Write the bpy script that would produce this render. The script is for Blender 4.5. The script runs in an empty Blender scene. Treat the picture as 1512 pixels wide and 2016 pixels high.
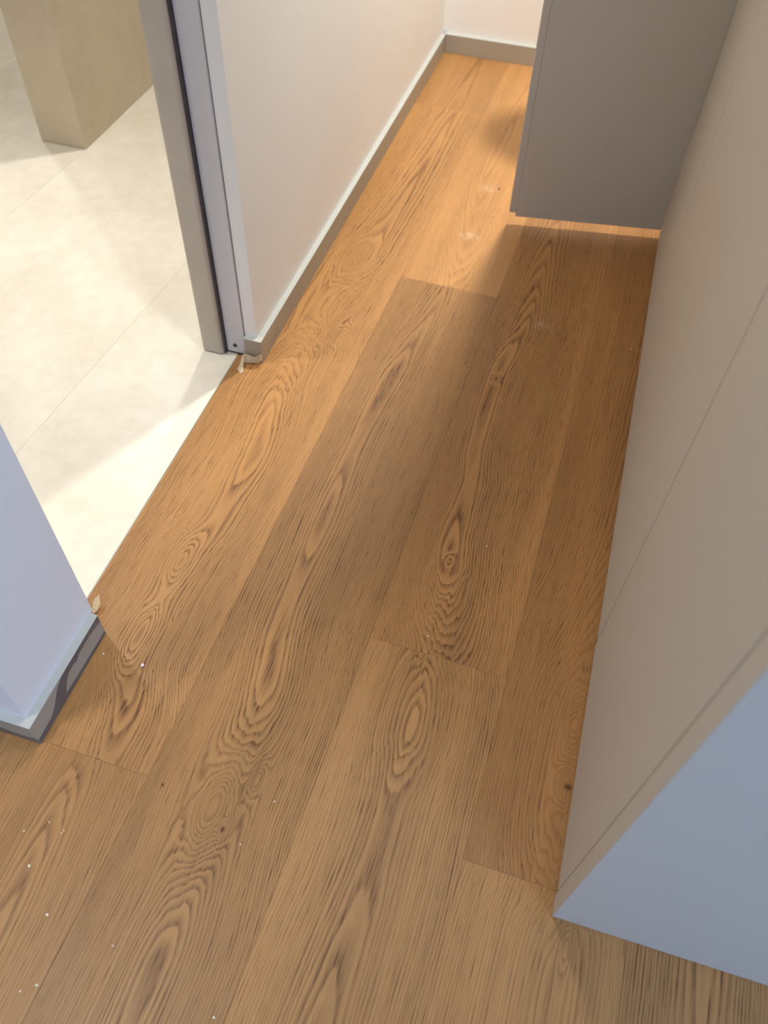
import bpy, bmesh, math, random
from mathutils import Matrix, Vector
random.seed(7)
S = bpy.context.scene
COL = S.collection

# ------------------------------------------------------------------ camera
cam_data = bpy.data.cameras.new('camera')
cam = bpy.data.objects.new('camera', cam_data)
COL.objects.link(cam)
right = Vector((0.95776383, 0.28621495, 0.027739))
down = Vector((0.24241233, -0.75174998, -0.61327663))
fwd = Vector((-0.15467615, 0.59409845, -0.78938097))
m = Matrix.Identity(4)
for i in range(3):
    m[i][0], m[i][1], m[i][2] = right[i], -down[i], -fwd[i]
m[2][3] = 1.4
cam.matrix_world = m
cam_data.sensor_fit = 'VERTICAL'
cam_data.sensor_height = 36.0
cam_data.lens = 36.0 * 1597.0 / 2016.0
cam_data.clip_start = 0.02
cam_data.dof.use_dof = True
cam_data.dof.focus_distance = 1.62
cam_data.dof.aperture_fstop = 3.2
S.camera = cam

# ------------------------------------------------------------------ world, lamps, exposure
S.view_settings.view_transform = 'Standard'
S.view_settings.look = 'None'
S.view_settings.exposure = 0.0
S.view_settings.gamma = 1.0
S.view_settings.use_curve_mapping = False
S.cycles.use_denoising = True
S.cycles.max_bounces = 8
S.cycles.diffuse_bounces = 5
world = bpy.data.worlds.new('world')
S.world = world
world.use_nodes = True
world.node_tree.nodes['Background'].inputs[0].default_value = (0.55, 0.68, 1.0, 1)
world.node_tree.nodes['Background'].inputs[1].default_value = 0.35


def spot(name, loc, power, col, radius=0.045, angle=120, blend=0.8, target=None):
    d = bpy.data.lights.new(name, 'SPOT')
    d.energy = power
    d.color = col
    d.shadow_soft_size = radius
    d.spot_size = math.radians(angle)
    d.spot_blend = blend
    o = bpy.data.objects.new(name, d)
    COL.objects.link(o)
    o.location = loc
    if target:
        o.rotation_euler = (Vector(target) - Vector(loc)).to_track_quat('-Z', 'Y').to_euler()
    return o


def area(name, loc, target, sx, sy, power, col):
    d = bpy.data.lights.new(name, 'AREA')
    d.shape = 'RECTANGLE'
    d.size = sx
    d.size_y = sy
    d.energy = power
    d.color = col
    o = bpy.data.objects.new(name, d)
    COL.objects.link(o)
    o.location = loc
    o.rotation_euler = (Vector(target) - Vector(loc)).to_track_quat('-Z', 'Y').to_euler()
    return o


WARM = (1.0, 0.945, 0.83)
TILEL = (1.0, 0.955, 0.87)
spot('hall_spotlight', (-0.20, 2.56, 2.42), 222, WARM, 0.05, 115, 0.9)
spot('corridor_spotlight', (-0.22, 1.05, 2.42), 34, WARM, 0.05, 115, 0.9)
spot('added_fill_spot', (-1.15, -0.05, 2.42), 80, WARM, 0.10, 130, 0.9)  # added fill lamp without a fixture, lifts the near floor and cabinets
spot('bathroom_spotlight', (-1.05, 2.66, 2.42), 98, TILEL, 0.05, 84, 0.7)
spot('bathroom_spotlight', (-2.40, 2.75, 2.42), 44, TILEL, 0.05, 130, 0.6)
spot('bathroom_spotlight', (-1.62, 1.15, 2.42), 98, TILEL, 0.05, 62, 0.7)
area('window_daylight', (2.66, -1.35, 1.45), (0, -0.6, 0.8), 1.6, 1.5, 72, (0.37, 0.60, 1.0))
area('window_daylight', (0.9, -3.42, 1.45), (0.2, 0, 0.8), 1.8, 1.5, 38, (0.37, 0.60, 1.0))


# ------------------------------------------------------------------ node helpers
class NT:
    def __init__(self, name):
        self.mat = bpy.data.materials.new(name)
        self.mat.use_nodes = True
        self.t = self.mat.node_tree
        self.bsdf = self.t.nodes['Principled BSDF']

    def n(self, kind, **kw):
        nd = self.t.nodes.new(kind)
        for k, v in kw.items():
            setattr(nd, k, v)
        return nd

    def put(self, sock, v):
        if v is None:
            return
        if hasattr(v, 'is_linked') or hasattr(v, 'links'):
            self.t.links.new(v, sock)
        else:
            sock.default_value = v

    def math(self, op, a, b=None, c=None, clamp=False):
        nd = self.n('ShaderNodeMath', operation=op, use_clamp=clamp)
        self.put(nd.inputs[0], a)
        self.put(nd.inputs[1], b)
        self.put(nd.inputs[2], c)
        return nd.outputs[0]

    def vec(self, x, y, z=0.0):
        nd = self.n('ShaderNodeCombineXYZ')
        self.put(nd.inputs[0], x)
        self.put(nd.inputs[1], y)
        self.put(nd.inputs[2], z)
        return nd.outputs[0]

    def noise(self, v, scale=1.0, detail=2.0, rough=0.5):
        nd = self.n('ShaderNodeTexNoise')
        self.put(nd.inputs['Vector'], v)
        nd.inputs['Scale'].default_value = scale
        nd.inputs['Detail'].default_value = detail
        nd.inputs['Roughness'].default_value = rough
        return nd.outputs['Fac']

    def rng(self, v, a, b, c, d, smooth=False):
        nd = self.n('ShaderNodeMapRange')
        if smooth:
            nd.interpolation_type = 'SMOOTHSTEP'
        self.put(nd.inputs[0], v)
        for i, x in enumerate((a, b, c, d)):
            nd.inputs[i + 1].default_value = x
        return nd.outputs[0]

    def mix(self, f, a, b, mode='MIX'):
        nd = self.n('ShaderNodeMix', data_type='RGBA', blend_type=mode)
        self.put(nd.inputs[0], f)
        self.put(nd.inputs[6], a)
        self.put(nd.inputs[7], b)
        return nd.outputs[2]

    def ramp(self, v, pts):
        nd = self.n('ShaderNodeValToRGB')
        cr = nd.color_ramp
        while len(cr.elements) < len(pts):
            cr.elements.new(0.5)
        for e, (p, g) in zip(cr.elements, pts):
            e.position = p
            e.color = (g, g, g, 1)
        self.put(nd.inputs[0], v)
        return nd.outputs[0]

    def curve(self, f, pts):
        nd = self.n('ShaderNodeFloatCurve')
        c = nd.mapping.curves[0]
        c.points[0].location = pts[0]
        c.points[1].location = pts[-1]
        for p in pts[1:-1]:
            c.points.new(*p)
        for p in c.points:
            p.handle_type = 'AUTO_CLAMPED'
        nd.mapping.update()
        self.put(nd.inputs['Value'], f)
        return nd.outputs[0]


def srgb(r, g, b):
    f = lambda c: (c / 255 / 12.92) if c <= 10 else ((c / 255 + 0.055) / 1.055) ** 2.4
    return (f(r), f(g), f(b), 1)


def plain(name, col, rough=0.5, spec=0.5, mottle=0.0, scale=6.0, bump=0.0, bscale=200, metal=0.0):
    k = NT(name)
    k.bsdf.inputs['Roughness'].default_value = rough
    k.bsdf.inputs['Specular IOR Level'].default_value = spec
    k.bsdf.inputs['Metallic'].default_value = metal
    tc = k.n('ShaderNodeTexCoord').outputs['Object']
    if mottle:
        n1 = k.noise(tc, scale, 4, 0.6)
        f = k.rng(n1, 0.3, 0.7, 1 - mottle, 1 + mottle)
        c = k.mix(1.0, col, k.vec(f, f, f), 'MULTIPLY')
        k.t.links.new(c, k.bsdf.inputs['Base Color'])
    else:
        k.bsdf.inputs['Base Color'].default_value = col
    if bump:
        b = k.n('ShaderNodeBump')
        b.inputs['Strength'].default_value = bump
        b.inputs['Distance'].default_value = 0.002
        k.t.links.new(k.noise(tc, bscale, 3), b.inputs['Height'])
        k.t.links.new(b.outputs[0], k.bsdf.inputs['Normal'])
    return k.mat


WOOD_LIGHT = srgb(182, 135, 84)
WOOD_DARK = srgb(98, 60, 31)


def wood(name, cu, cv, v0, v1, d, pith, knots=(), pins=(), tint=1.0, edges=(), seed=0.0, spacing=0.0046,
         jag=0.05, strength=1.0, red=1.0, scuffs=(), deep=0.042):
    """Oak sawn flat: the lines are growth rings, r = distance of the board face from the pith."""
    k = NT(name)
    tc = k.n('ShaderNodeTexCoord').outputs['Object']
    sp = k.n('ShaderNodeSeparateXYZ')
    k.t.links.new(tc, sp.inputs[0])
    u = k.math('ADD', sp.outputs[0], cu)
    v = k.math('ADD', sp.outputs[1], cv)
    nz = lambda su, sv, o, det=2.0, ro=0.5: k.noise(
        k.vec(k.math('MULTIPLY_ADD', u, su, seed + o), k.math('MULTIPLY_ADD', v, sv, seed * 1.7 + o), o), 1.0, det, ro)
    slow = nz(4.5, 2.2, 3.1, 2)
    uw = k.math('ADD', u, k.math('MULTIPLY', k.math('SUBTRACT', slow, 0.5), 0.014))
    j1 = nz(48, 7, 9.3, 2, 0.6)
    vw = k.math('ADD', v, k.math('MULTIPLY', k.math('SUBTRACT', j1, 0.5), jag * 2))
    t = k.rng(vw, v0, v1, 0, 1)
    f = lambda x: min(1, max(0, (x - v0) / (v1 - v0)))
    dc = k.math('MULTIPLY_ADD', k.curve(t, [(f(a), b / 0.12) for a, b in sorted(d)]), 0.12, deep)
    t2 = k.rng(v, v0, v1, 0, 1)
    uc = k.math('MULTIPLY_ADD', k.curve(t2, [(f(a), (b + 2) / 4) for a, b in sorted(pith)]), 4.0, -2.0)
    du = k.math('SUBTRACT', uw, uc)
    r = k.math('SQRT', k.math('ADD', k.math('MULTIPLY', du, du), k.math('MULTIPLY', dc, dc)))
    r = k.math('SUBTRACT', r, deep)
    wob = nz(26, 1.9, 17.7, 2)
    r = k.math('ADD', r, k.math('MULTIPLY', k.math('SUBTRACT', wob, 0.5), 0.008))
    kj = nz(60, 30, 23.3, 2)
    dark = None
    for (ku, kv, a, b, amp) in knots:
        dx = k.math('DIVIDE', k.math('SUBTRACT', uw, ku), a)
        dy = k.math('DIVIDE', k.math('SUBTRACT', v, kv), b)
        q = k.math('ADD', k.math('MULTIPLY', dx, dx), k.math('MULTIPLY', dy, dy))
        q = k.math('MULTIPLY', q, k.math('MULTIPLY_ADD', kj, 0.4, 0.80))
        e = k.math('EXPONENT', k.math('MULTIPLY', q, -1.0))
        r = k.math('MULTIPLY_ADD', e, amp, r)
    for (ku, kv, a, b) in pins:
        dx = k.math('DIVIDE', k.math('SUBTRACT', u, ku), a)
        dy = k.math('DIVIDE', k.math('SUBTRACT', v, kv), b)
        q = k.math('ADD', k.math('MULTIPLY', dx, dx), k.math('MULTIPLY', dy, dy))
        q = k.math('ADD', q, k.math('MULTIPLY_ADD', kj, 1.6, -0.8))
        e = k.math('EXPONENT', k.math('MULTIPLY', q, -1.0), clamp=True)
        dark = e if dark is None else k.math('MAXIMUM', dark, e)
    irr = k.noise(k.vec(k.math('MULTIPLY', r, 55), seed, 0.0), 1.0, 2)
    ph = k.math('ADD', k.math('DIVIDE', r, spacing), k.math('MULTIPLY', irr, 2.6))
    fr = k.math('FRACT', ph)
    line = k.ramp(fr, [(0.0, 0.9), (0.10, 1.0), (0.34, 0.45), (0.62, 0.0), (0.90, 0.0), (1.0, 0.9)])
    vary = nz(10, 0.9, 31.0, 2)
    vary = k.rng(vary, 0.30, 0.68, 0.30, 1.0)
    pore = k.rng(nz(620, 22, 41.0, 1), 0.54, 0.70, 0.0, 1.0)
    pore2 = k.rng(nz(260, 9, 47.0, 2), 0.50, 0.72, 0.0, 1.0)
    fleck = k.rng(nz(380, 30, 53.0, 2), 0.56, 0.75, 0.0, 1.0)
    boost = k.math('EXPONENT', k.math('MULTIPLY', k.math('MULTIPLY', r, r), -3000.0))
    vary = k.math('MULTIPLY_ADD', boost, 0.45, vary, clamp=True)
    lf = k.math('MULTIPLY', line, vary)
    lf = k.math('MULTIPLY', lf, k.math('MULTIPLY_ADD', pore2, 0.55, 0.45))
    lf = k.math('ADD', lf, k.math('MULTIPLY', k.math('MULTIPLY', pore, line), 0.30))
    lf = k.math('ADD', lf, k.math('MULTIPLY', pore, 0.12))
    lf = k.math('ADD', lf, k.math('MULTIPLY', pore2, 0.10))
    lf = k.math('MULTIPLY', lf, strength * 1.08, clamp=True)
    if dark is not None:
        lf = k.math('MAXIMUM', lf, k.math('MULTIPLY', dark, 1.25))
    broad = nz(7, 0.9, 61.0, 3)
    bf = k.rng(broad, 0.3, 0.7, 0.86, 1.14)
    bf2 = k.rng(nz(40, 1.1, 67.0, 2), 0.3, 0.7, 0.93, 1.07)
    tt = k.math('MULTIPLY', k.math('MULTIPLY', bf, bf2), tint * 0.93)
    for (eu, w, amt) in edges:
        dx = k.math('DIVIDE', k.math('SUBTRACT', u, eu), w)
        e = k.math('EXPONENT', k.math('MULTIPLY', k.math('MULTIPLY', dx, dx), -1.0))
        tt = k.math('MULTIPLY_ADD', e, amt, tt)
    core = k.math('EXPONENT', k.math('MULTIPLY', k.math('MULTIPLY', r, r), -6000.0))
    tt = k.math('MULTIPLY_ADD', core, 0.09, tt)
    tt = k.math('MULTIPLY_ADD', fleck, 0.09, tt)
    c = k.mix(lf, WOOD_LIGHT, WOOD_DARK)
    c = k.mix(1.0, c, k.vec(tt, k.math('MULTIPLY', tt, 1.0 / red), k.math('MULTIPLY', tt, 1.0 / red / red)), 'MULTIPLY')
    for (ku, kv, a, b, amt) in scuffs:
        dx = k.math('DIVIDE', k.math('SUBTRACT', u, ku), a)
        dy = k.math('DIVIDE', k.math('SUBTRACT', v, kv), b)
        q = k.math('ADD', k.math('MULTIPLY', dx, dx), k.math('MULTIPLY', dy, dy))
        e = k.math('MULTIPLY', k.math('EXPONENT', k.math('MULTIPLY', q, -1.0)), k.rng(nz(90, 60, 71.0, 3, 0.7), 0.40, 0.68, 0.0, amt))
        c = k.mix(e, c, (0.80, 0.72, 0.60, 1))
    k.t.links.new(c, k.bsdf.inputs['Base Color'])
    k.bsdf.inputs['Roughness'].default_value = 0.42
    k.bsdf.inputs['Specular IOR Level'].default_value = 0.35
    b = k.n('ShaderNodeBump')
    b.inputs['Strength'].default_value = 0.35
    b.inputs['Distance'].default_value = 0.0006
    k.t.links.new(k.math('SUBTRACT', 1.0, lf), b.inputs['Height'])
    k.t.links.new(b.outputs[0], k.bsdf.inputs['Normal'])
    return k.mat


def stone(name, col, amt=0.05, rough=0.5, seed=0.0):
    k = NT(name)
    tc = k.n('ShaderNodeTexCoord').outputs['Object']
    mp = k.n('ShaderNodeMapping')
    mp.inputs['Location'].default_value = (seed, seed * 0.7, 0)
    k.t.links.new(tc, mp.inputs[0])
    a = k.rng(k.noise(mp.outputs[0], 3.0, 5, 0.62), 0.3, 0.7, 1 - amt, 1 + amt)
    b = k.rng(k.noise(mp.outputs[0], 22.0, 4, 0.6), 0.3, 0.7, 1 - amt * 0.5, 1 + amt * 0.5)
    c2 = k.rng(k.noise(mp.outputs[0], 320.0, 2), 0.3, 0.7, 1 - amt * 0.4, 1 + amt * 0.4)
    f = k.math('MULTIPLY', k.math('MULTIPLY', a, b), c2)
    c = k.mix(1.0, col, k.vec(f, k.math('POWER', f, 1.15), k.math('POWER', f, 1.4)), 'MULTIPLY')
    k.t.links.new(c, k.bsdf.inputs['Base Color'])
    k.bsdf.inputs['Roughness'].default_value = rough
    k.bsdf.inputs['Specular IOR Level'].default_value = 0.35
    bp = k.n('ShaderNodeBump')
    bp.inputs['Strength'].default_value = 0.15
    bp.inputs['Distance'].default_value = 0.001
    k.t.links.new(k.noise(mp.outputs[0], 90.0, 5, 0.7), bp.inputs['Height'])
    k.t.links.new(bp.outputs[0], k.bsdf.inputs['Normal'])
    return k.mat


M_WALL = plain('white_wall_paint', srgb(236, 235, 234), 0.7, 0.3, 0.012, 3.0, 0.08, 260)
M_CEIL = plain('ceiling_paint', srgb(232, 232, 230), 0.8, 0.2, 0.01, 3.0)
M_SUB = plain('subfloor_screed', srgb(96, 84, 72), 0.9, 0.2, 0.1, 8.0)
M_BB = plain('grey_baseboard_coating', srgb(166, 157, 143), 0.45, 0.4, 0.03, 12.0)
M_BBTOP = plain('pale_baseboard_lip', srgb(188, 192, 190), 0.5, 0.4)
M_FILM = plain('dark_protective_film', srgb(104, 98, 98), 0.35, 0.5, 0.05, 20.0)
M_FILMP = plain('pale_baseboard_patch', srgb(178, 164, 142), 0.45, 0.4, 0.03, 20.0)
M_CAB = plain('taupe_cabinet_lacquer', srgb(196, 189, 178), 0.55, 0.35, 0.006, 2.0)
M_LEAF = plain('grey_door_lacquer', srgb(190, 185, 175), 0.55, 0.35, 0.006, 2.0)
M_CABIN = plain('cabinet_carcass', srgb(150, 140, 128), 0.6, 0.3)
M_GAP = plain('black_gap_sealant', srgb(74, 68, 72), 0.6, 0.3, 0.2, 90.0)
M_FRAME = plain('white_metal_frame', srgb(204, 202, 206), 0.4, 0.5, 0.01, 5.0)
M_STRIP = plain('threshold_metal', srgb(176, 174, 168), 0.4, 0.5, 0.08, 40.0)
M_TAPE = plain('masking_tape', srgb(240, 228, 200), 0.75, 0.2, 0.05, 60.0)
M_CRUMB = plain('plaster_crumb', srgb(240, 226, 196), 0.8, 0.2)
M_CHIP = plain('white_paint_chip', srgb(246, 244, 238), 0.7, 0.2)
M_LAMPRING = plain('lamp_ring', srgb(225, 225, 222), 0.4, 0.5)
M_TILE = [stone('cream_stoneware_%s' % c, srgb(234, 228, 215), 0.08, 0.5, s) for c, s in (('a', 0), ('b', 5.3), ('c', 11.9))]
M_TILEW = stone('shaded_cream_stoneware', srgb(204, 192, 170), 0.06, 0.5, 3.0)  # same cream stoneware as the floor, shade of upright faces put into the colour
M_TILEJ = stone('grey_beige_tile_end', srgb(186, 176, 162), 0.05, 0.55, 8.0)
M_GROUT = plain('cream_grout', srgb(238, 231, 216), 0.85, 0.2)
M_GLASS = NT('window_glass')
M_GLASS.bsdf.inputs['Transmission Weight'].default_value = 1.0
M_GLASS.bsdf.inputs['Roughness'].default_value = 0.0
M_GLASS = M_GLASS.mat


# ------------------------------------------------------------------ mesh helpers
def link(name, bm, mat, parent=None, loc=(0, 0, 0), rz=0.0):
    me = bpy.data.meshes.new(name)
    bmesh.ops.recalc_face_normals(bm, faces=bm.faces[:])
    bm.to_mesh(me)
    bm.free()
    for mm in (mat if isinstance(mat, (list, tuple)) else [mat]):
        me.materials.append(mm)
    o = bpy.data.objects.new(name, me)
    COL.objects.link(o)
    o.location = loc
    o.rotation_euler = (0, 0, rz)
    if parent:
        o.parent = parent
    return o


def box(bm, x0, x1, y0, y1, z0, z1, mi=0):
    vs = [bm.verts.new(p) for p in ((x0, y0, z0), (x1, y0, z0), (x1, y1, z0), (x0, y1, z0),
                                    (x0, y0, z1), (x1, y0, z1), (x1, y1, z1), (x0, y1, z1))]
    fs = [bm.faces.new([vs[i] for i in q]) for q in ((0, 3, 2, 1), (4, 5, 6, 7), (0, 1, 5, 4), (1, 2, 6, 5), (2, 3, 7, 6), (3, 0, 4, 7))]
    for f in fs:
        f.material_index = mi
    return vs, fs


def bevbox(x0, x1, y0, y1, z0, z1, b=0.0015, seg=2):
    bm = bmesh.new()
    box(bm, x0, x1, y0, y1, z0, z1)
    bmesh.ops.bevel(bm, geom=bm.edges[:], offset=b, segments=seg, affect='EDGES', profile=0.5)
    return bm


def cyl(bm, cx, cy, z0, z1, r0, r1=None, n=24):
    r1 = r0 if r1 is None else r1
    a = [bm.verts.new((cx + r0 * math.cos(i * 2 * math.pi / n), cy + r0 * math.sin(i * 2 * math.pi / n), z0)) for i in range(n)]
    b = [bm.verts.new((cx + r1 * math.cos(i * 2 * math.pi / n), cy + r1 * math.sin(i * 2 * math.pi / n), z1)) for i in range(n)]
    for i in range(n):
        j = (i + 1) % n
        bm.faces.new((a[i], a[j], b[j], b[i]))
    bm.faces.new(a[::-1])
    bm.faces.new(b)


def tag(o, label=None, cat=None, group=None, kind=None):
    for k_, v_ in (('label', label), ('category', cat), ('group', group), ('kind', kind)):
        if v_:
            o[k_] = v_
    return o


def empty(name, loc=(0, 0, 0)):
    o = bpy.data.objects.new(name, None)
    COL.objects.link(o)
    o.location = loc
    return o


def struct(name, bm, mat, label, cat=None, **kw):
    o = link(name, bm, mat, **kw)
    return tag(o, label, cat or name.split('_')[0], None, 'structure')


# ------------------------------------------------------------------ wooden floor: planks laid at 1.1 degrees to the walls
ROT = 0.0194
CR, SR = math.cos(ROT), math.sin(ROT)
bm = bmesh.new()
box(bm, -3.25, 2.75, -3.55, 3.36, -0.06, -0.0142)
floor = struct('floor', bm, M_SUB, 'oiled oak plank floor running down the corridor', 'floor')


def clip_poly(poly, n, c):
    """keep points with n.p <= c (poly in plank coordinates, test in room coordinates)"""
    out = []
    f = lambda p: n[0] * (p[0] * CR + p[1] * SR) + n[1] * (-p[0] * SR + p[1] * CR) - c
    for i in range(len(poly)):
        a, b = poly[i], poly[(i + 1) % len(poly)]
        fa, fb = f(a), f(b)
        if fa <= 0:
            out.append(a)
        if (fa < 0 < fb) or (fb < 0 < fa):
            t = fa / (fa - fb)
            out.append((a[0] + (b[0] - a[0]) * t, a[1] + (b[1] - a[1]) * t))
    return out


GAP = 0.0001


def plank(u0, u1, v0, v1, mat, clips=()):
    poly = [(u0 + GAP, v0 + GAP), (u1 - GAP, v0 + GAP), (u1 - GAP, v1 - GAP), (u0 + GAP, v1 - GAP)]
    for n, c in clips:
        poly = clip_poly(poly, n, c)
    if len(poly) < 3:
        return None
    cu, cv = (u0 + u1) / 2, (v0 + v1) / 2
    bm = bmesh.new()
    ch = 0.0003
    lo = [bm.verts.new((p[0] - cu, p[1] - cv, -0.014)) for p in poly]
    mi = [bm.verts.new((p[0] - cu, p[1] - cv, -ch)) for p in poly]
    ins = []
    mx = sum(p[0] for p in poly) / len(poly)
    my = sum(p[1] for p in poly) / len(poly)
    for p in poly:
        ins.append((p[0] - math.copysign(ch, p[0] - mx), p[1] - math.copysign(ch, p[1] - my)))
    hi = [bm.verts.new((p[0] - cu, p[1] - cv, 0)) for p in ins]
    n = len(poly)
    for i in range(n):
        j = (i + 1) % n
        bm.faces.new((lo[i], lo[j], mi[j], mi[i]))
        bm.faces.new((mi[i], mi[j], hi[j], hi[i]))
    bm.faces.new(lo[::-1])
    bm.faces.new(hi)
    o = link('plank', bm, mat, floor, (cu * CR + cv * SR, -cu * SR + cv * CR, 0), -ROT)
    return o


def wp(u0, u1, v0, v1, clips=(), **kw):
    return plank(u0, u1, v0, v1, wood('oak_board', (u0 + u1) / 2, (v0 + v1) / 2, v0, v1, **kw), clips)


A0, B0, C0, D0, E0 = -0.781, -0.506, -0.227, 0.0485, 0.323
# corridor limits (under the baseboards / the cabinet front), far wall
COR = [((-1, 0), 0.716), ((0, 1), 3.318)]
OPEN = [((-1, 0), 0.7745)]
# long board beside the doorway: stops at the metal threshold and at the stub wall
wp(A0, B0, 0.363, 2.868, [((-1, 0), 0.7745)], tint=1.06, seed=1.3, red=1.0,
   d=[(0.363, 0.022), (0.5, 0.012), (0.62, 0.004), (0.70, 0.010), (0.80, 0.004), (0.93, 0.010), (1.12, 0.003), (1.27, 0.008),
      (1.36, 0.018), (1.50, 0.036), (1.68, 0.060), (1.82, 0.050), (1.92, 0.042), (2.05, 0.050), (2.4, 0.054), (2.868, 0.060)],
   pith=[(0.363, -0.585), (0.46, -0.60), (0.60, -0.65), (0.79, -0.65), (0.93, -0.625), (1.1, -0.626), (1.38, -0.66), (1.5, -0.65),
       (1.67, -0.69), (1.9, -0.652), (2.2, -0.62), (2.868, -0.6)],
   knots=[(-0.651, 1.906, 0.022, 0.05, -0.034), (-0.651, 0.785, 0.020, 0.055, -0.014), (-0.65, 0.60, 0.026, 0.08, -0.014),
          (-0.60, 1.60, 0.02, 0.05, 0.022)],
   edges=[(-0.513, 0.016, 0.07)], jag=0.045)
wp(B0, C0, -0.62, 1.866, tint=0.93, seed=4.1, red=1.0,
   d=[(-0.62, 0.020), (-0.1, 0.004), (0.10, 0.000), (0.22, 0.007), (0.36, 0.010), (0.50, 0.009), (0.62, 0.003), (0.8, 0.006), (1.0, 0.001), (1.2, 0.005), (1.45, 0.002), (1.6, 0.008), (1.866, 0.018)],
   pith=[(-0.62, -0.36), (0.15, -0.356), (0.37, -0.374), (0.54, -0.375), (0.75, -0.407), (0.87, -0.409), (1.18, -0.417), (1.43, -0.408),
       (1.73, -0.378), (1.866, -0.37)],
   knots=[(-0.376, 0.35, 0.036, 0.095, 0.055), (-0.343, 0.325, 0.010, 0.018, 0.020), (-0.325, 0.42, 0.014, 0.04, 0.022)],
   pins=[(-0.474, 0.358, 0.0022, 0.0035), (-0.345, 0.322, 0.003, 0.005)],
   edges=[(-0.236, 0.012, -0.05), (-0.49, 0.03, -0.05)], jag=0.03)
wp(C0, D0, 0.745, 3.16, tint=0.95, seed=8.7, red=1.03,
   d=[(0.745, 0.042), (0.80, 0.030), (0.86, 0.018), (0.92, 0.007), (0.975, 0.0), (1.05, 0.003), (1.2, 0.007), (1.45, 0.005),
      (1.62, 0.005), (1.70, 0.008), (2.15, 0.030), (3.16, 0.06)],
   pith=[(0.745, -0.080), (0.86, -0.102), (0.97, -0.125), (1.05, -0.134), (1.18, -0.133), (1.3, -0.15), (1.55, -0.157),
       (1.68, -0.143), (1.78, -0.129), (2.14, -0.135), (3.16, -0.13)],
   knots=[(-0.125, 0.968, 0.010, 0.020, 0.012), (-0.157, 1.546, 0.010, 0.016, 0.018), (-0.193, 0.985, 0.020, 0.016, 0.018),
          (-0.19, 1.182, 0.018, 0.014, 0.016)],
   pins=[(-0.157, 1.546, 0.003, 0.005)],
   edges=[(0.036, 0.012, 0.13), (-0.205, 0.03, -0.05)], jag=0.035, scuffs=[(-0.088, 1.79, 0.020, 0.018, 0.3)])
wp(C0, D0, -1.66, 0.745, tint=1.03, seed=12.9,
   d=[(-1.66, 0.05), (-0.3, 0.0), (0.0, 0.004), (0.2, 0.012), (0.42, 0.020), (0.52, 0.012), (0.60, 0.003), (0.66, 0.006), (0.745, 0.022)],
   pith=[(-1.66, -0.1), (0.137, -0.095), (0.35, -0.086), (0.56, -0.095), (0.70, -0.104), (0.745, -0.105)], jag=0.04)
wp(D0, E0, 0.402, 2.93, tint=0.90, seed=16.4, red=1.05, clips=[((1, 0), 0.245)],
   d=[(0.402, 0.05), (0.6, 0.03), (0.9, 0.05), (1.6, 0.08), (2.93, 0.1)],
   pith=[(0.402, 0.20), (0.7, 0.20), (1.2, 0.24), (2.93, 0.2)],
   knots=[(0.186, 0.694, 0.018, 0.045, -0.024), (0.190, 0.578, 0.020, 0.034, 0.030)],
   pins=[(0.193, 0.575, 0.007, 0.006)], edges=[(0.06, 0.015, -0.04)], spacing=0.0042, strength=0.85)
wp(D0, E0, -2.08, 0.402, tint=1.10, seed=21.2,
   d=[(-2.08, 0.05), (0.0, 0.03), (0.25, 0.012), (0.402, 0.03)], pith=[(-2.08, 0.2), (0.1, 0.225), (0.402, 0.235)],
   knots=[(0.234, 0.326, 0.010, 0.034, -0.012)], strength=0.8)
wp(A0, B0, -2.14, 0.363, tint=0.97, seed=25.5,
   d=[(-2.14, 0.05), (-0.2, 0.0), (0.08, 0.003), (0.25, 0.008), (0.363, 0.016)],
   pith=[(-2.14, -0.6), (0.1, -0.612), (0.2, -0.618), (0.363, -0.632)], jag=0.04, strength=0.85)
wp(B0, C0, 1.866, 4.2, [((0, 1), 3.318)], tint=1.17, seed=30.1, strength=0.55,
   d=[(1.866, 0.06), (2.2, 0.04), (2.6, 0.03), (4.2, 0.06)], pith=[(1.866, -0.35), (2.6, -0.40), (4.2, -0.37)],
   knots=[(-0.35, 2.23, 0.02, 0.03, 0.02), (-0.33, 2.42, 0.02, 0.03, 0.02)], pins=[(-0.345, 2.41, 0.004, 0.007)], scuffs=[(-0.372, 2.125, 0.024, 0.016, 0.6), (-0.378, 2.40, 0.022, 0.018, 0.45)])
wp(A0, B0, 2.868, 5.2, COR, tint=0.98, seed=33.0, d=[(2.868, 0.03), (5.2, 0.06)], pith=[(2.868, -0.62), (5.2, -0.62)], strength=0.7)
wp(C0, D0, 3.16, 5.2, COR, tint=1.0, seed=36.0, d=[(3.16, 0.03), (5.2, 0.06)], pith=[(3.16, -0.1), (5.2, -0.1)])
wp(D0, E0, 2.93, 5.2, COR + [((1, 0), 0.245)], tint=1.0, seed=39.0, d=[(2.93, 0.03), (5.2, 0.06)], pith=[(2.93, 0.2), (5.2, 0.2)])
wp(E0, E0 + 0.2755, -1.25, 0.40, [((0, 1), 0.372)], tint=0.96, seed=42.0, d=[(-1.25, 0.03), (0.40, 0.01)], pith=[(-1.25, 0.45), (0.4, 0.44)])
wp(A0 - 0.2755, A0, 0.585, 2.9, [((-1, 0), 0.7745), ((0, 1), 1.43)], tint=0.98, seed=45.0, d=[(0.585, 0.05), (2.9, 0.06)], pith=[(0.585, -0.9), (2.9, -0.9)])
# further boards of the room behind and beside the camera
spare = [wood('oak_board_room', 0, 0, -1.3, 1.3, d=[(-1.3, 0.04), (0, 0.004), (1.3, 0.05)], pith=[(-1.3, 0.02), (0, -0.03), (1.3, 0.01)],
              tint=tv, seed=50.0 + 7 * i) for i, tv in enumerate((0.97, 1.04, 1.0))]


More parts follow.
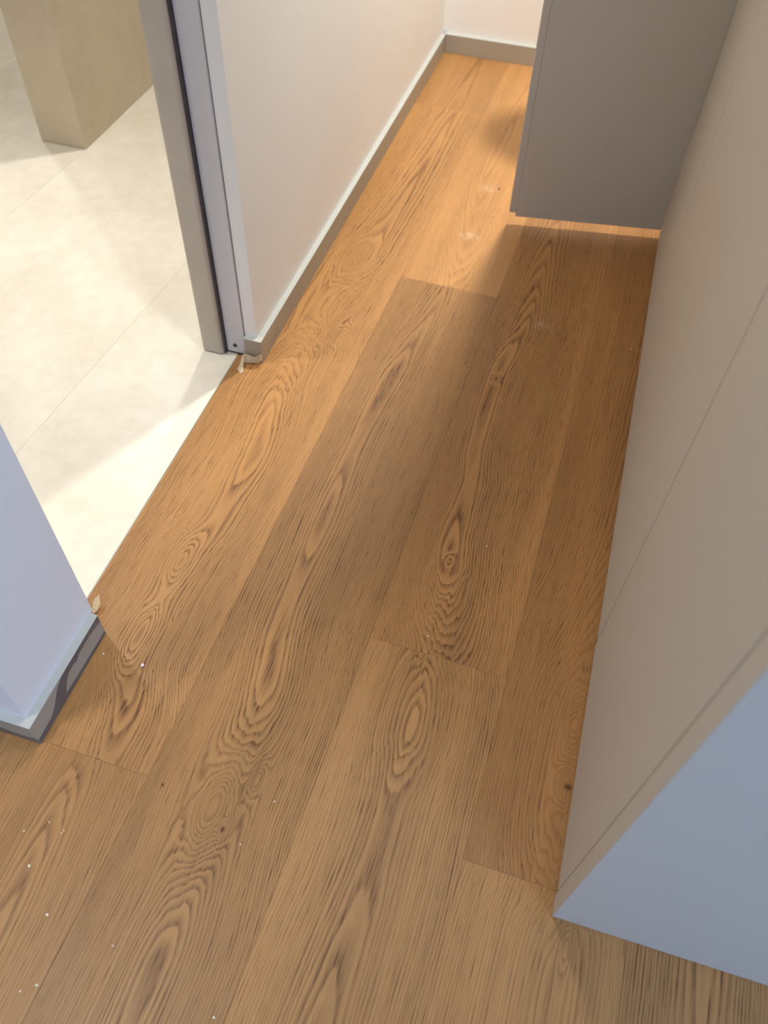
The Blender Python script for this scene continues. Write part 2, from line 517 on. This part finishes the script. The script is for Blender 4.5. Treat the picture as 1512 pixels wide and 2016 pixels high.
def spare_plank(u0, u1, v0, v1, i):
    plank(u0, u1, v0, v1, spare[i % 3], [((0, 1), 0.372), ((0, -1), 3.45), ((1, 0), 2.65), ((-1, 0), 3.15)])


i = 0
for u0, u1, top in ((A0 - 0.2755, A0, 0.9), (A0, B0, -2.14), (B0, C0, -0.62), (C0, D0, -1.66), (D0, E0, -2.08), (E0, E0 + 0.2755, -1.25)):
    spare_plank(u0, u1, top - 2.5, top, i)
    if top - 2.5 > -3.5:
        spare_plank(u0, u1, top - 5.0, top - 2.5, i + 1)
    i += 1
for k_ in range(8):
    for base, sgn in ((A0 - 0.2755, -1), (E0 + 0.2755, 1)):
        ua = base + sgn * 0.2755 * k_
        ub = ua + sgn * 0.2755
        off = (k_ * 0.83) % 2.4
        v = -4.0 + off
        while v < 0.5:
            spare_plank(min(ua, ub), max(ua, ub), v, v + 2.5, i)
            v += 2.5
            i += 1

# ------------------------------------------------------------------ bathroom floor: stoneware slabs 60 x 120 turned 4.5 degrees
bm = bmesh.new()
box(bm, -3.2, -0.7775, 0.616, 3.36, -0.05, -0.010)
box(bm, -3.19, -0.7776, 0.617, 3.34, -0.0099, -0.0009)
tfloor = struct('floor', bm, M_GROUT, 'cream stoneware tile floor of the bathroom beyond the doorway', 'floor')
TA = math.radians(4.0)
CT, ST = math.cos(TA), math.sin(TA)


def tile(u0, u1, v0, v1, mat):
    g = 0.0006
    poly = [(u0 + g, v0 + g), (u1 - g, v0 + g), (u1 - g, v1 - g), (u0 + g, v1 - g)]
    poly = [(a * CT + b * ST, -a * ST + b * CT) for a, b in poly]
    for n, c in (((1, 0), -0.7775), ((-1, 0), 3.19), ((0, -1), -0.616), ((0, 1), 3.35)):
        out = []
        f = lambda p: n[0] * p[0] + n[1] * p[1] - c
        for i in range(len(poly)):
            a, b = poly[i], poly[(i + 1) % len(poly)]
            fa, fb = f(a), f(b)
            if fa <= 0:
                out.append(a)
            if (fa < 0 < fb) or (fb < 0 < fa):
                t = fa / (fa - fb)
                out.append((a[0] + (b[0] - a[0]) * t, a[1] + (b[1] - a[1]) * t))
        poly = out
        if len(poly) < 3:
            return
    cx = sum(p[0] for p in poly) / len(poly)
    cy = sum(p[1] for p in poly) / len(poly)
    bm = bmesh.new()
    lo = [bm.verts.new((p[0] - cx, p[1] - cy, -0.0099)) for p in poly]
    mi = [bm.verts.new((p[0] - cx, p[1] - cy, -0.0003)) for p in poly]
    hi = [bm.verts.new(((p[0] - cx) * 0.9995, (p[1] - cy) * 0.9995, 0)) for p in poly]
    n = len(poly)
    for i in range(n):
        j = (i + 1) % n
        bm.faces.new((lo[i], lo[j], mi[j], mi[i]))
        bm.faces.new((mi[i], mi[j], hi[j], hi[i]))
    bm.faces.new(hi)
    bm.faces.new(lo[::-1])
    link('tile', bm, mat, tfloor, (cx, cy, 0))


# joint through (-1.637, 2.17); cross joint through (-1.88, 2.205)
JU = -1.637 * CT - 2.17 * ST
JV = -1.88 * ST + 2.205 * CT
for ci in range(-3, 3):
    u0 = JU + ci * 0.6
    off = {-1: JV, 0: JV - 1.45, 1: JV - 1.7}.get(ci, JV - 0.9)
    for cj in range(-3, 3):
        tile(u0, u0 + 0.6, off + cj * 2.4, off + (cj + 1) * 2.4, M_TILE[(ci * 2 + cj) % 3])

bm = bmesh.new()
box(bm, -0.7775, -0.7748, 0.612, 1.425, -0.012, 0.0004)
struct('trim_1', bm, M_STRIP, 'thin grey metal threshold strip between cream tiles and oak floor', 'trim')

# ------------------------------------------------------------------ walls
H = 2.45
bm = bmesh.new()
box(bm, -0.750, -0.718, 1.432, 3.33, 0, H)
box(bm, -0.808, -0.750, 1.470, 3.33, 0, H)
box(bm, -0.808, -0.718, 0.612, 1.470, 2.12, H)
wl = struct('wall_left', bm, M_WALL, 'white painted wall along the left of the corridor', 'wall')
# tile cladding on the bathroom side of this wall, its rounded end shows in the doorway
bm = bevbox(-0.866, -0.8088, 1.412, 1.600, 0.0, 2.12, 0.008, 3)
link('tile', bm, M_TILEJ, wl)['label'] = 'grey beige tile end with a rounded edge'
bm = bmesh.new()
box(bm, -0.866, -0.812, 1.602, 2.20, 0.0, 2.44)
link('tile', bm, M_TILEW, wl)
bm = bmesh.new()
box(bm, -0.866, -0.812, 2.202, 2.80, 0.0, 2.44)
link('tile', bm, M_TILEW, wl)
bm = bmesh.new()
box(bm, -0.866, -0.812, 2.802, 3.33, 0.0, 2.44)
link('tile', bm, M_TILEW, wl)
bm = bmesh.new()
box(bm, -0.8086, -0.8037, 1.420, 1.470, 0.004, 2.12)
link('sealant_gap', bm, M_GAP, wl)
# white metal frame with its screw hole
fr = empty('door_frame', (-0.777, 1.45, 0))
tag(fr, 'white metal door frame upright with a dark hole near its foot', 'door frame', None, 'structure')
bm = bmesh.new()
x0, x1, ya, yb = -0.8035 + 0.777, -0.7525 + 0.777, 1.4290 - 1.45, 1.470 - 1.45
box(bm, x0, x1, ya, yb, 0.0055, 2.12)
bmesh.ops.bevel(bm, geom=bm.edges[:], offset=0.0012, segments=2, affect='EDGES')
link('upright', bm, M_FRAME, fr)
bm = bmesh.new()
cyl(bm, 0, 0, -0.001, 0.0015, 0.0055, 0.0055, 14)
bmesh.ops.rotate(bm, verts=bm.verts[:], cent=(0, 0, 0), matrix=Matrix.Rotation(math.radians(90), 3, 'X'))
o = link('screw_hole', bm, M_GAP, fr)
o.location = (-0.0035, ya - 0.0002, 0.028)
bm = bmesh.new()
box(bm, -0.8035 + 0.777, -0.7525 + 0.777, 1.431 - 1.45, 1.468 - 1.45, 0.0, 0.0055)
link('foot_gap', bm, M_GAP, fr)
bm = bmesh.new()
box(bm, -0.7525, -0.7500, 1.436, 1.470, 0, 2.12)
link('shadow_gap', bm, M_BB, wl)

bm = bmesh.new()
box(bm, -3.2, -0.718, 0.385, 0.612, 0, H)
struct('wall_front', bm, M_WALL, 'white stub wall ending in a corner at the left, near the camera', 'wall')
bm = bmesh.new()
box(bm, -3.3, 0.95, 3.33, 3.45, 0, H)
struct('wall_back', bm, M_WALL, 'white wall closing the far end of the corridor', 'wall')
bm = bmesh.new()
box(bm, 0.86, 0.95, 0.358, 3.33, 0, H)
box(bm, 0.86, 2.7, 0.358, 0.45, 0, H)
struct('wall_right', bm, M_WALL, 'white wall behind the taupe wardrobe', 'wall')
# bathroom partition clad in tile
pt = empty('wall_partition', (-1.72, 2.8, 0))
tag(pt, 'cream tiled partition darkened by painted shade, standing in the bathroom, its corner towards the door', 'wall', None, 'structure')
bm = bevbox(-0.080, 0.083, -0.603, 0.53, 0.0, H, 0.0025, 2)
link('tile', bm, M_TILEW, pt)
# bathroom outer walls
bm = bmesh.new()
box(bm, -3.3, -3.2, -3.5, 3.33, 0, H)
struct('wall_side', bm, M_WALL, 'white outer wall, left of the camera', 'wall')
bm = bmesh.new()
box(bm, -3.3, 0.0, -3.6, -3.5, 0, H)
box(bm, 1.8, 2.8, -3.6, -3.5, 0, H)
box(bm, 0.0, 1.8, -3.6, -3.5, 0, 0.7)
box(bm, 0.0, 1.8, -3.6, -3.5, 2.2, H)
struct('wall_rear', bm, M_WALL, 'white wall with a window, behind the camera', 'wall')
bm = bmesh.new()
box(bm, 2.7, 2.8, -3.5, -2.15, 0, H)
box(bm, 2.7, 2.8, -0.55, 0.45, 0, H)
box(bm, 2.7, 2.8, -2.15, -0.55, 0, 0.7)
box(bm, 2.7, 2.8, -2.15, -0.55, 2.2, H)
struct('wall_far_side', bm, M_WALL, 'white wall with a window, right of the camera', 'wall')
bm = bmesh.new()
box(bm, -3.3, 2.8, -3.6, 3.45, H, H + 0.1)
struct('ceiling', bm, M_CEIL, 'flat white ceiling', 'ceiling')


def window(name, horizontal, c, w, z0, z1, lab):
    e = empty(name, c)
    tag(e, lab, 'window', None, 'structure')
    bm = bmesh.new()
    t = 0.05
    def bb(a0, a1, b0, b1):
        if horizontal:
            box(bm, a0, a1, -0.03, 0.03, b0, b1)
        else:
            box(bm, -0.03, 0.03, a0, a1, b0, b1)
    bb(-w / 2, -w / 2 + t, z0, z1)
    bb(w / 2 - t, w / 2, z0, z1)
    bb(-w / 2 + t, w / 2 - t, z0, z0 + t)
    bb(-w / 2 + t, w / 2 - t, z1 - t, z1)
    bb(-0.02, 0.02, z0 + t, z1 - t)
    link('frame', bm, M_FRAME, e)
    for s in (-1, 1):
        bm = bmesh.new()
        a0, a1 = sorted((s * 0.02, s * (w / 2 - t)))
        if horizontal:
            box(bm, a0, a1, -0.004, 0.004, z0 + t, z1 - t)
        else:
            box(bm, -0.004, 0.004, a0, a1, z0 + t, z1 - t)
        link('pane', bm, M_GLASS, e)


window('window_1', False, (2.75, -1.35, 0), 1.6, 0.7, 2.2, 'white framed window in the outer wall')
window('window_2', True, (0.9, -3.55, 0), 1.8, 0.7, 2.2, 'white framed window behind the camera')


# ------------------------------------------------------------------ baseboards
def ribbon_poly(pts, thick, axis):
    """flat polygon given in (s, z), extruded by thick along the other horizontal axis"""
    bm = bmesh.new()
    f0 = [bm.verts.new((0, s, z) if axis == 'x' else (s, 0, z)) for s, z in pts]
    f1 = [bm.verts.new((thick, s, z) if axis == 'x' else (s, -thick, z)) for s, z in pts]
    n = len(pts)
    bm.faces.new(f0)
    bm.faces.new(f1[::-1])
    for i in range(n):
        j = (i + 1) % n
        bm.faces.new((f0[i], f0[j], f1[j], f1[i]))
    bmesh.ops.triangulate(bm, faces=[f for f in bm.faces if len(f.verts) > 4])
    return bm


BT = 0.067


def lshape(outer, inner, z0, z1):
    bm = bmesh.new()
    po, pi_ = outer, inner
    ring = po + pi_[::-1]
    a = [bm.verts.new((x, y, z0)) for x, y in ring]
    b = [bm.verts.new((x, y, z1)) for x, y in ring]
    n = len(ring)
    for i in range(n):
        j = (i + 1) % n
        bm.faces.new((a[i], a[j], b[j], b[i]))
    k_ = len(po)
    for q, rev in ((a, True), (b, False)):
        for i in range(k_ - 1):
            f = [q[i], q[i + 1], q[n - 2 - i], q[n - 1 - i]]
            bm.faces.new(f[::-1] if rev else f)
    return bm


# long wall, wrapped round its end
o = struct('baseboard_left', lshape([(-0.7495, 1.418), (-0.703, 1.418), (-0.703, 3.316)], [(-0.7495, 1.432), (-0.7178, 1.432), (-0.7178, 3.316)], 0.0008, BT - 0.002),
           M_BB, 'grey brown baseboard along the long white corridor wall, wrapped round its end', 'baseboard')
link('lip', lshape([(-0.7495, 1.4175), (-0.7025, 1.4175), (-0.7025, 3.316)], [(-0.7495, 1.432), (-0.7178, 1.432), (-0.7178, 3.316)], BT - 0.002, BT),
     M_BBTOP, o)['label'] = 'pale top edge'
f = link('film_patch', ribbon_poly([(1.4215, 0.010), (1.4215, 0.060), (1.447, 0.062), (1.515, 0.055), (1.508, 0.040), (1.477, 0.020), (1.445, 0.008)], 0.0004, 'x'), M_FILMP, o)
f.location = (-0.703, 0, 0)
f['label'] = 'paler bare patch beside the corner'
o = struct('baseboard_back', bevbox(-0.7025, 0.203, 3.314, 3.330, 0.0, BT - 0.002, 0.001, 1), M_BB, 'grey brown baseboard across the far end wall', 'baseboard')
bm = bmesh.new()
box(bm, -0.7025, 0.203, 3.3135, 3.330, BT - 0.002, BT)
link('lip', bm, M_BBTOP, o)['label'] = 'pale top edge'
# stub wall near the camera
o = struct('baseboard_front', lshape([(-3.15, 0.370), (-0.703, 0.370), (-0.703, 0.604)], [(-3.15, 0.385), (-0.7178, 0.385), (-0.7178, 0.604)], 0.0008, BT - 0.002),
           M_BB, 'baseboard round the near stub wall, half covered with torn dark film', 'baseboard')
link('lip', lshape([(-3.15, 0.3693), (-0.7023, 0.3693), (-0.7023, 0.604)], [(-3.15, 0.385), (-0.7178, 0.385), (-0.7178, 0.604)], BT - 0.002, BT),
     M_BBTOP, o)['label'] = 'pale top edge'
L0, LN = 0.3705, 0.6035
Y = lambda s: LN + (L0 - LN) * s
Z = lambda t: 0.0015 + t * 0.062
up = [(0, 1.0), (0.10, 1.0), (0.20, 1.0), (0.33, 1.0), (0.37, 1.0), (0.42, 1.0), (0.50, 1.0), (0.57, 0.97), (0.63, 0.86), (0.68, 0.66), (0.74, 0.42), (0.80, 0.24), (0.90, 0.22), (1.0, 0.22)]
lowr = [(0, 0.72), (0.10, 0.80), (0.20, 0.84), (0.33, 0.82), (0.37, 0.70), (0.42, 0.79), (0.50, 0.74), (0.54, 0.60), (0.57, 0.42), (0.60, 0.22), (0.66, 0.0), (0.76, 0.0), (0.90, 0.0), (1.0, 0.0)]
bm = bmesh.new()
def film_row(a, b):
    ra = [bm.verts.new((0.0004, Y(p), Z(q))) for p, q in a]
    rb = [bm.verts.new((0.0004, Y(p), Z(q))) for p, q in b]
    for i in range(len(ra) - 1):
        bm.faces.new((ra[i], ra[i + 1], rb[i + 1], rb[i]))
film_row(up, lowr)
film_row([(0, 0.10), (0.3, 0.13), (0.6, 0.20)], [(0, 0.0), (0.3, 0.0), (0.66, 0.0)])
f = link('protective_film', bm, M_FILM, o)
f.location = (-0.7024, 0, 0)
f['label'] = 'torn dark protective film'
f = link('protective_film', ribbon_poly([(-3.1, Z(0)), (-0.7035, Z(0)), (-0.7035, Z(0.3)), (-0.74, Z(0.26)), (-0.80, Z(0.45)), (-3.1, Z(0.45))], 0.0004, 'y'), M_FILM, o)
f.location = (0, 0.370, 0)

# ------------------------------------------------------------------ wardrobe wall on the right
wd = empty('wardrobe', (0.5, 1.6, 0))
tag(wd, 'tall taupe built-in wardrobe along the right side, one door standing open', 'wardrobe')
ox, oy = 0.5, 1.6
XF = 0.211
HC = 2.36


def wpart(name, x0, x1, y0, y1, z0, z1, mat, b=0.0012, lab=None):
    o_ = link(name, bevbox(x0 - ox, x1 - ox, y0 - oy, y1 - oy, z0, z1, b, 2), mat, wd)
    if lab:
        o_['label'] = lab
    return o_


wpart('side_panel', XF, 0.855, 0.358, 0.3915, 0.001, HC, M_CAB)
wpart('door', XF, XF + 0.020, 0.3935, 0.8565, 0.018, HC - 0.02, M_CAB)
wpart('door', XF + 0.001, XF + 0.021, 0.8632, 1.8270, 0.021, HC - 0.02, M_CAB)
wpart('door', XF + 0.0005, XF + 0.0205, 1.8285, 2.289, 0.020, HC - 0.02, M_CAB)
wpart('door', XF, XF + 0.020, 2.80, 3.312, 0.020, HC - 0.02, M_CAB)
wpart('edge_seal', XF + 0.0016, XF + 0.018, 0.8567, 0.8630, 0.02, HC - 0.03, M_GAP, 0.0002, 'dark seal in the joint between two doors')
wpart('edge_seal', XF + 0.0012, XF + 0.018, 0.3917, 0.3933, 0.02, HC - 0.03, M_CABIN, 0.0002)
wpart('plinth', XF + 0.032, XF + 0.045, 0.3915, 3.30, 0.0005, 0.07, M_CABIN)
wpart('bottom_panel', XF + 0.024, 0.85, 0.3925, 3.30, 0.070, 0.088, M_CABIN)
wpart('top_panel', XF + 0.024, 0.85, 0.3925, 3.30, HC - 0.018, HC, M_CABIN)
for yy in (0.861, 1.80, 2.300, 2.80, 3.295):
    wpart('partition', XF + 0.024, 0.85, yy - 0.009, yy + 0.009, 0.089, HC - 0.019, M_CABIN)
wpart('back_panel', 0.851, 0.858, 0.3925, 3.30, 0.02, HC, M_CABIN)
wpart('shelf', XF + 0.05, 0.85, 2.302, 2.790, 1.90, 1.918, M_CABIN)
# the open door, hinged at y = 2.305 and swung about 100 degrees towards the camera
ang = math.atan2(2.2315 - 2.305, -0.2324 - 0.2085)
ld = bevbox(-0.006, 0.4255, -0.019, 0.0, 0.036, HC - 0.02, 0.0012, 2)
od = link('door', ld, M_LEAF, wd, (0.2058 - ox, 2.2915 - oy, 0), ang)
od['label'] = 'grey door leaf standing open across the corridor'
link('edge_profile', bevbox(0.4257, 0.4455, -0.019, 0.0, 0.048, HC - 0.02, 0.0012, 2), M_LEAF, od)
for hz in (0.35, 1.2, 2.05):
    link('hinge', bevbox(0.004, 0.040, -0.034, -0.0202, hz - 0.03, hz + 0.03, 0.002, 2), M_STRIP, od)

# ------------------------------------------------------------------ scraps of masking tape
def strip_mesh(pairs, th=0.0003):
    bm = bmesh.new()
    rows = [(bm.verts.new(a), bm.verts.new(b)) for a, b in pairs]
    for (a, b), (c, d_) in zip(rows[:-1], rows[1:]):
        bm.faces.new((a, b, d_, c))
    r_ = bmesh.ops.solidify(bm, geom=bm.faces[:], thickness=th)
    return bm


T1A = [((-0.7000, 1.4120, 0.0375), (-0.7010, 1.4120, 0.0150)), ((-0.7070, 1.4080, 0.0335), (-0.7085, 1.4070, 0.0120)),
       ((-0.7172, 1.4050, 0.0264), (-0.7190, 1.4030, 0.0080)), ((-0.7281, 1.4060, 0.0259), (-0.7295, 1.4030, 0.0055)),
       ((-0.7389, 1.4080, 0.0262), (-0.7404, 1.4020, 0.0035)), ((-0.7500, 1.4120, 0.0240), (-0.7497, 1.4020, 0.0020))]
T1B = [((-0.7517, 1.4068, 0.024), (-0.7466, 1.4061, 0.024)), ((-0.7537, 1.4013, 0.016), (-0.7456, 1.4, 0.016)), ((-0.7529, 1.3927, 0.01), (-0.7441, 1.3897, 0.01)), ((-0.7534, 1.3814, 0.006), (-0.7404, 1.3798, 0.006)), ((-0.7541, 1.3726, 0.004), (-0.7354, 1.3688, 0.004)), ((-0.7426, 1.364, 0.0012), (-0.7384, 1.3638, 0.0012))]
T2 = [((-0.7626, 0.6379, 0.004), (-0.7571, 0.6326, 0.004)), ((-0.7538, 0.6394, 0.006), (-0.7442, 0.6312, 0.006)),
      ((-0.7500, 0.6424, 0.012), (-0.7373, 0.6380, 0.012)), ((-0.7503, 0.6484, 0.018), (-0.7353, 0.6489, 0.018)),
      ((-0.7499, 0.6544, 0.022), (-0.7384, 0.6566, 0.022)), ((-0.7465, 0.6607, 0.024), (-0.7417, 0.6613, 0.024)),
      ((-0.7422, 0.6656, 0.026), (-0.7417, 0.6652, 0.026))]
bm = strip_mesh(T1A)
bm2 = strip_mesh(T1B)
me_ = bpy.data.meshes.new('tmp')
bm2.to_mesh(me_)
bm2.free()
bm.from_mesh(me_)
bpy.data.meshes.remove(me_)
o = link('masking_tape', bm, M_TAPE)
tag(o, 'twisted scrap of cream masking tape at the foot of the white door frame', 'tape')
o = link('masking_tape', strip_mesh(T2), M_TAPE)
tag(o, 'small curl of cream masking tape beside the near stub wall baseboard', 'tape')

# ------------------------------------------------------------------ crumbs
def crumb(seed, s):
    rr = random.Random(seed)
    bm = bmesh.new()
    bmesh.ops.create_icosphere(bm, subdivisions=1, radius=1.0)
    for v_ in bm.verts:
        k_ = 0.75 + 0.5 * rr.random()
        v_.co = Vector((v_.co.x * k_ * s, v_.co.y * k_ * s * 1.3, (v_.co.z * k_ * 0.6 + 0.62) * s))
    zz = min(v_.co.z for v_ in bm.verts)
    for v_ in bm.verts:
        v_.co.z -= zz
    return bm


CR_ = [(-0.448, 1.337, 0.0017, 'pale crumb on the board under the corridor lamp, well clear of all others'),
       (-0.040, 1.033, 0.0017, 'pale crumb beside the square knot in the middle of the floor'),
       (-0.104, 0.785, 0.0016, 'pale crumb lying just above a board end in the middle of the floor'),
       (0.188, 1.770, 0.0018, 'pale crumb close to the foot of the taupe wardrobe'),
       (-0.612, 0.184, 0.0024, 'largest pale crumb of the scatter at the left, below the tiny cluster'), (-0.547, 0.129, 0.0022, 'pale crumb by itself between the largest left crumb and the lowest pair'), (-0.511, 0.040, 0.0020, 'right one of the two crumbs nearest the lower left corner'), (-0.530, 0.026, 0.0019, 'left one of the two crumbs nearest the lower left corner'),
       (-0.243, 0.078, 0.0020, 'pale crumb alone at the bottom edge of the photo'),
       (-0.429, 0.120, 0.0014, 'faint pale crumb farthest right in the scatter at the lower left'), (-0.650, 0.230, 0.0016, 'small pale crumb nearest the left edge, above the largest left crumb'), (-0.618, 0.255, 0.0014, 'tiny pale crumb left of the close pair in the left scatter'), (-0.590, 0.245, 0.0012, 'lower one of the close pair of tiny crumbs in the left scatter'),
       (-0.588, 0.250, 0.0014, 'upper one of the close pair of tiny crumbs in the left scatter'), (-0.273, 0.397, 0.0015, 'pale crumb right of the large oval knot pattern'),
       (-0.684, 0.561, 0.0020, 'pale crumb against the foot of the near stub wall baseboard'),
       (-0.301, 0.315, 0.0014, 'tiny pale crumb on the dark side of the large oval knot')]
for n_, (x, y, s, lab) in enumerate(CR_):
    o = link('crumb', crumb(n_, s), M_CRUMB, None, (x, y, 0), n_ * 0.9)
    tag(o, lab or 'pale crumb in the loose scatter at the lower left of the floor', 'crumb', 'pale crumbs scattered on the oak floor')
o = link('paint_chip', crumb(90, 0.0032), M_CHIP, None, (-0.603, 0.562, 0), 0.4)
tag(o, 'bright white paint chip on the floor beside the near stub wall', 'chip')

# ------------------------------------------------------------------ ceiling lamps (recessed rings) at the lamp positions
for n_, (x, y, lab) in enumerate(((-0.20, 2.56, 'round recessed ceiling lamp over the far end of the corridor'),
                                  (-0.22, 1.05, 'round recessed ceiling lamp over the doorway'),
                                  (-1.05, 2.66, 'round recessed ceiling lamp right of the tiled partition'),
                                  (-2.40, 2.75, 'round recessed ceiling lamp left of the tiled partition'),
                                  (-1.62, 1.15, 'round recessed ceiling lamp over the middle of the bathroom'))):
    bm = bmesh.new()
    nn = 28
    rings = [(0.062, 2.4499), (0.062, 2.443), (0.055, 2.441), (0.052, 2.446), (0.052, 2.4499)]
    vs = [[bm.verts.new((r_ * math.cos(a * 2 * math.pi / nn), r_ * math.sin(a * 2 * math.pi / nn), z_ - 2.45)) for a in range(nn)] for r_, z_ in rings]
    for a_, b_ in zip(vs[:-1], vs[1:]):
        for q in range(nn):
            bm.faces.new((a_[q], a_[(q + 1) % nn], b_[(q + 1) % nn], b_[q]))
    o = link('ceiling_lamp', bm, M_LAMPRING, None, (x, y, 2.45))
    tag(o, lab, 'lamp', 'recessed ceiling lamps')

# unseen globe, added only to throw the round shadow beside the open door
pd = empty('added_shadow_globe', (-0.21, 2.665, 2.45))
tag(pd, 'unseen white globe added over the far end of the corridor to cast a shadow', 'lamp')
bm = bmesh.new()
cyl(bm, 0, 0, -1.06, 0.0, 0.003, 0.003, 8)
link('cord', bm, M_GAP, pd)
bm = bmesh.new()
cyl(bm, 0, 0, -0.03, -0.0005, 0.04, 0.045, 20)
link('canopy', bm, M_LAMPRING, pd)
bm = bmesh.new()
bmesh.ops.create_uvsphere(bm, u_segments=24, v_segments=14, radius=0.098)
for v_ in bm.verts:
    v_.co.z -= 1.155
for f_ in bm.faces:
    f_.smooth = True
link('globe', bm, M_LAMPRING, pd)
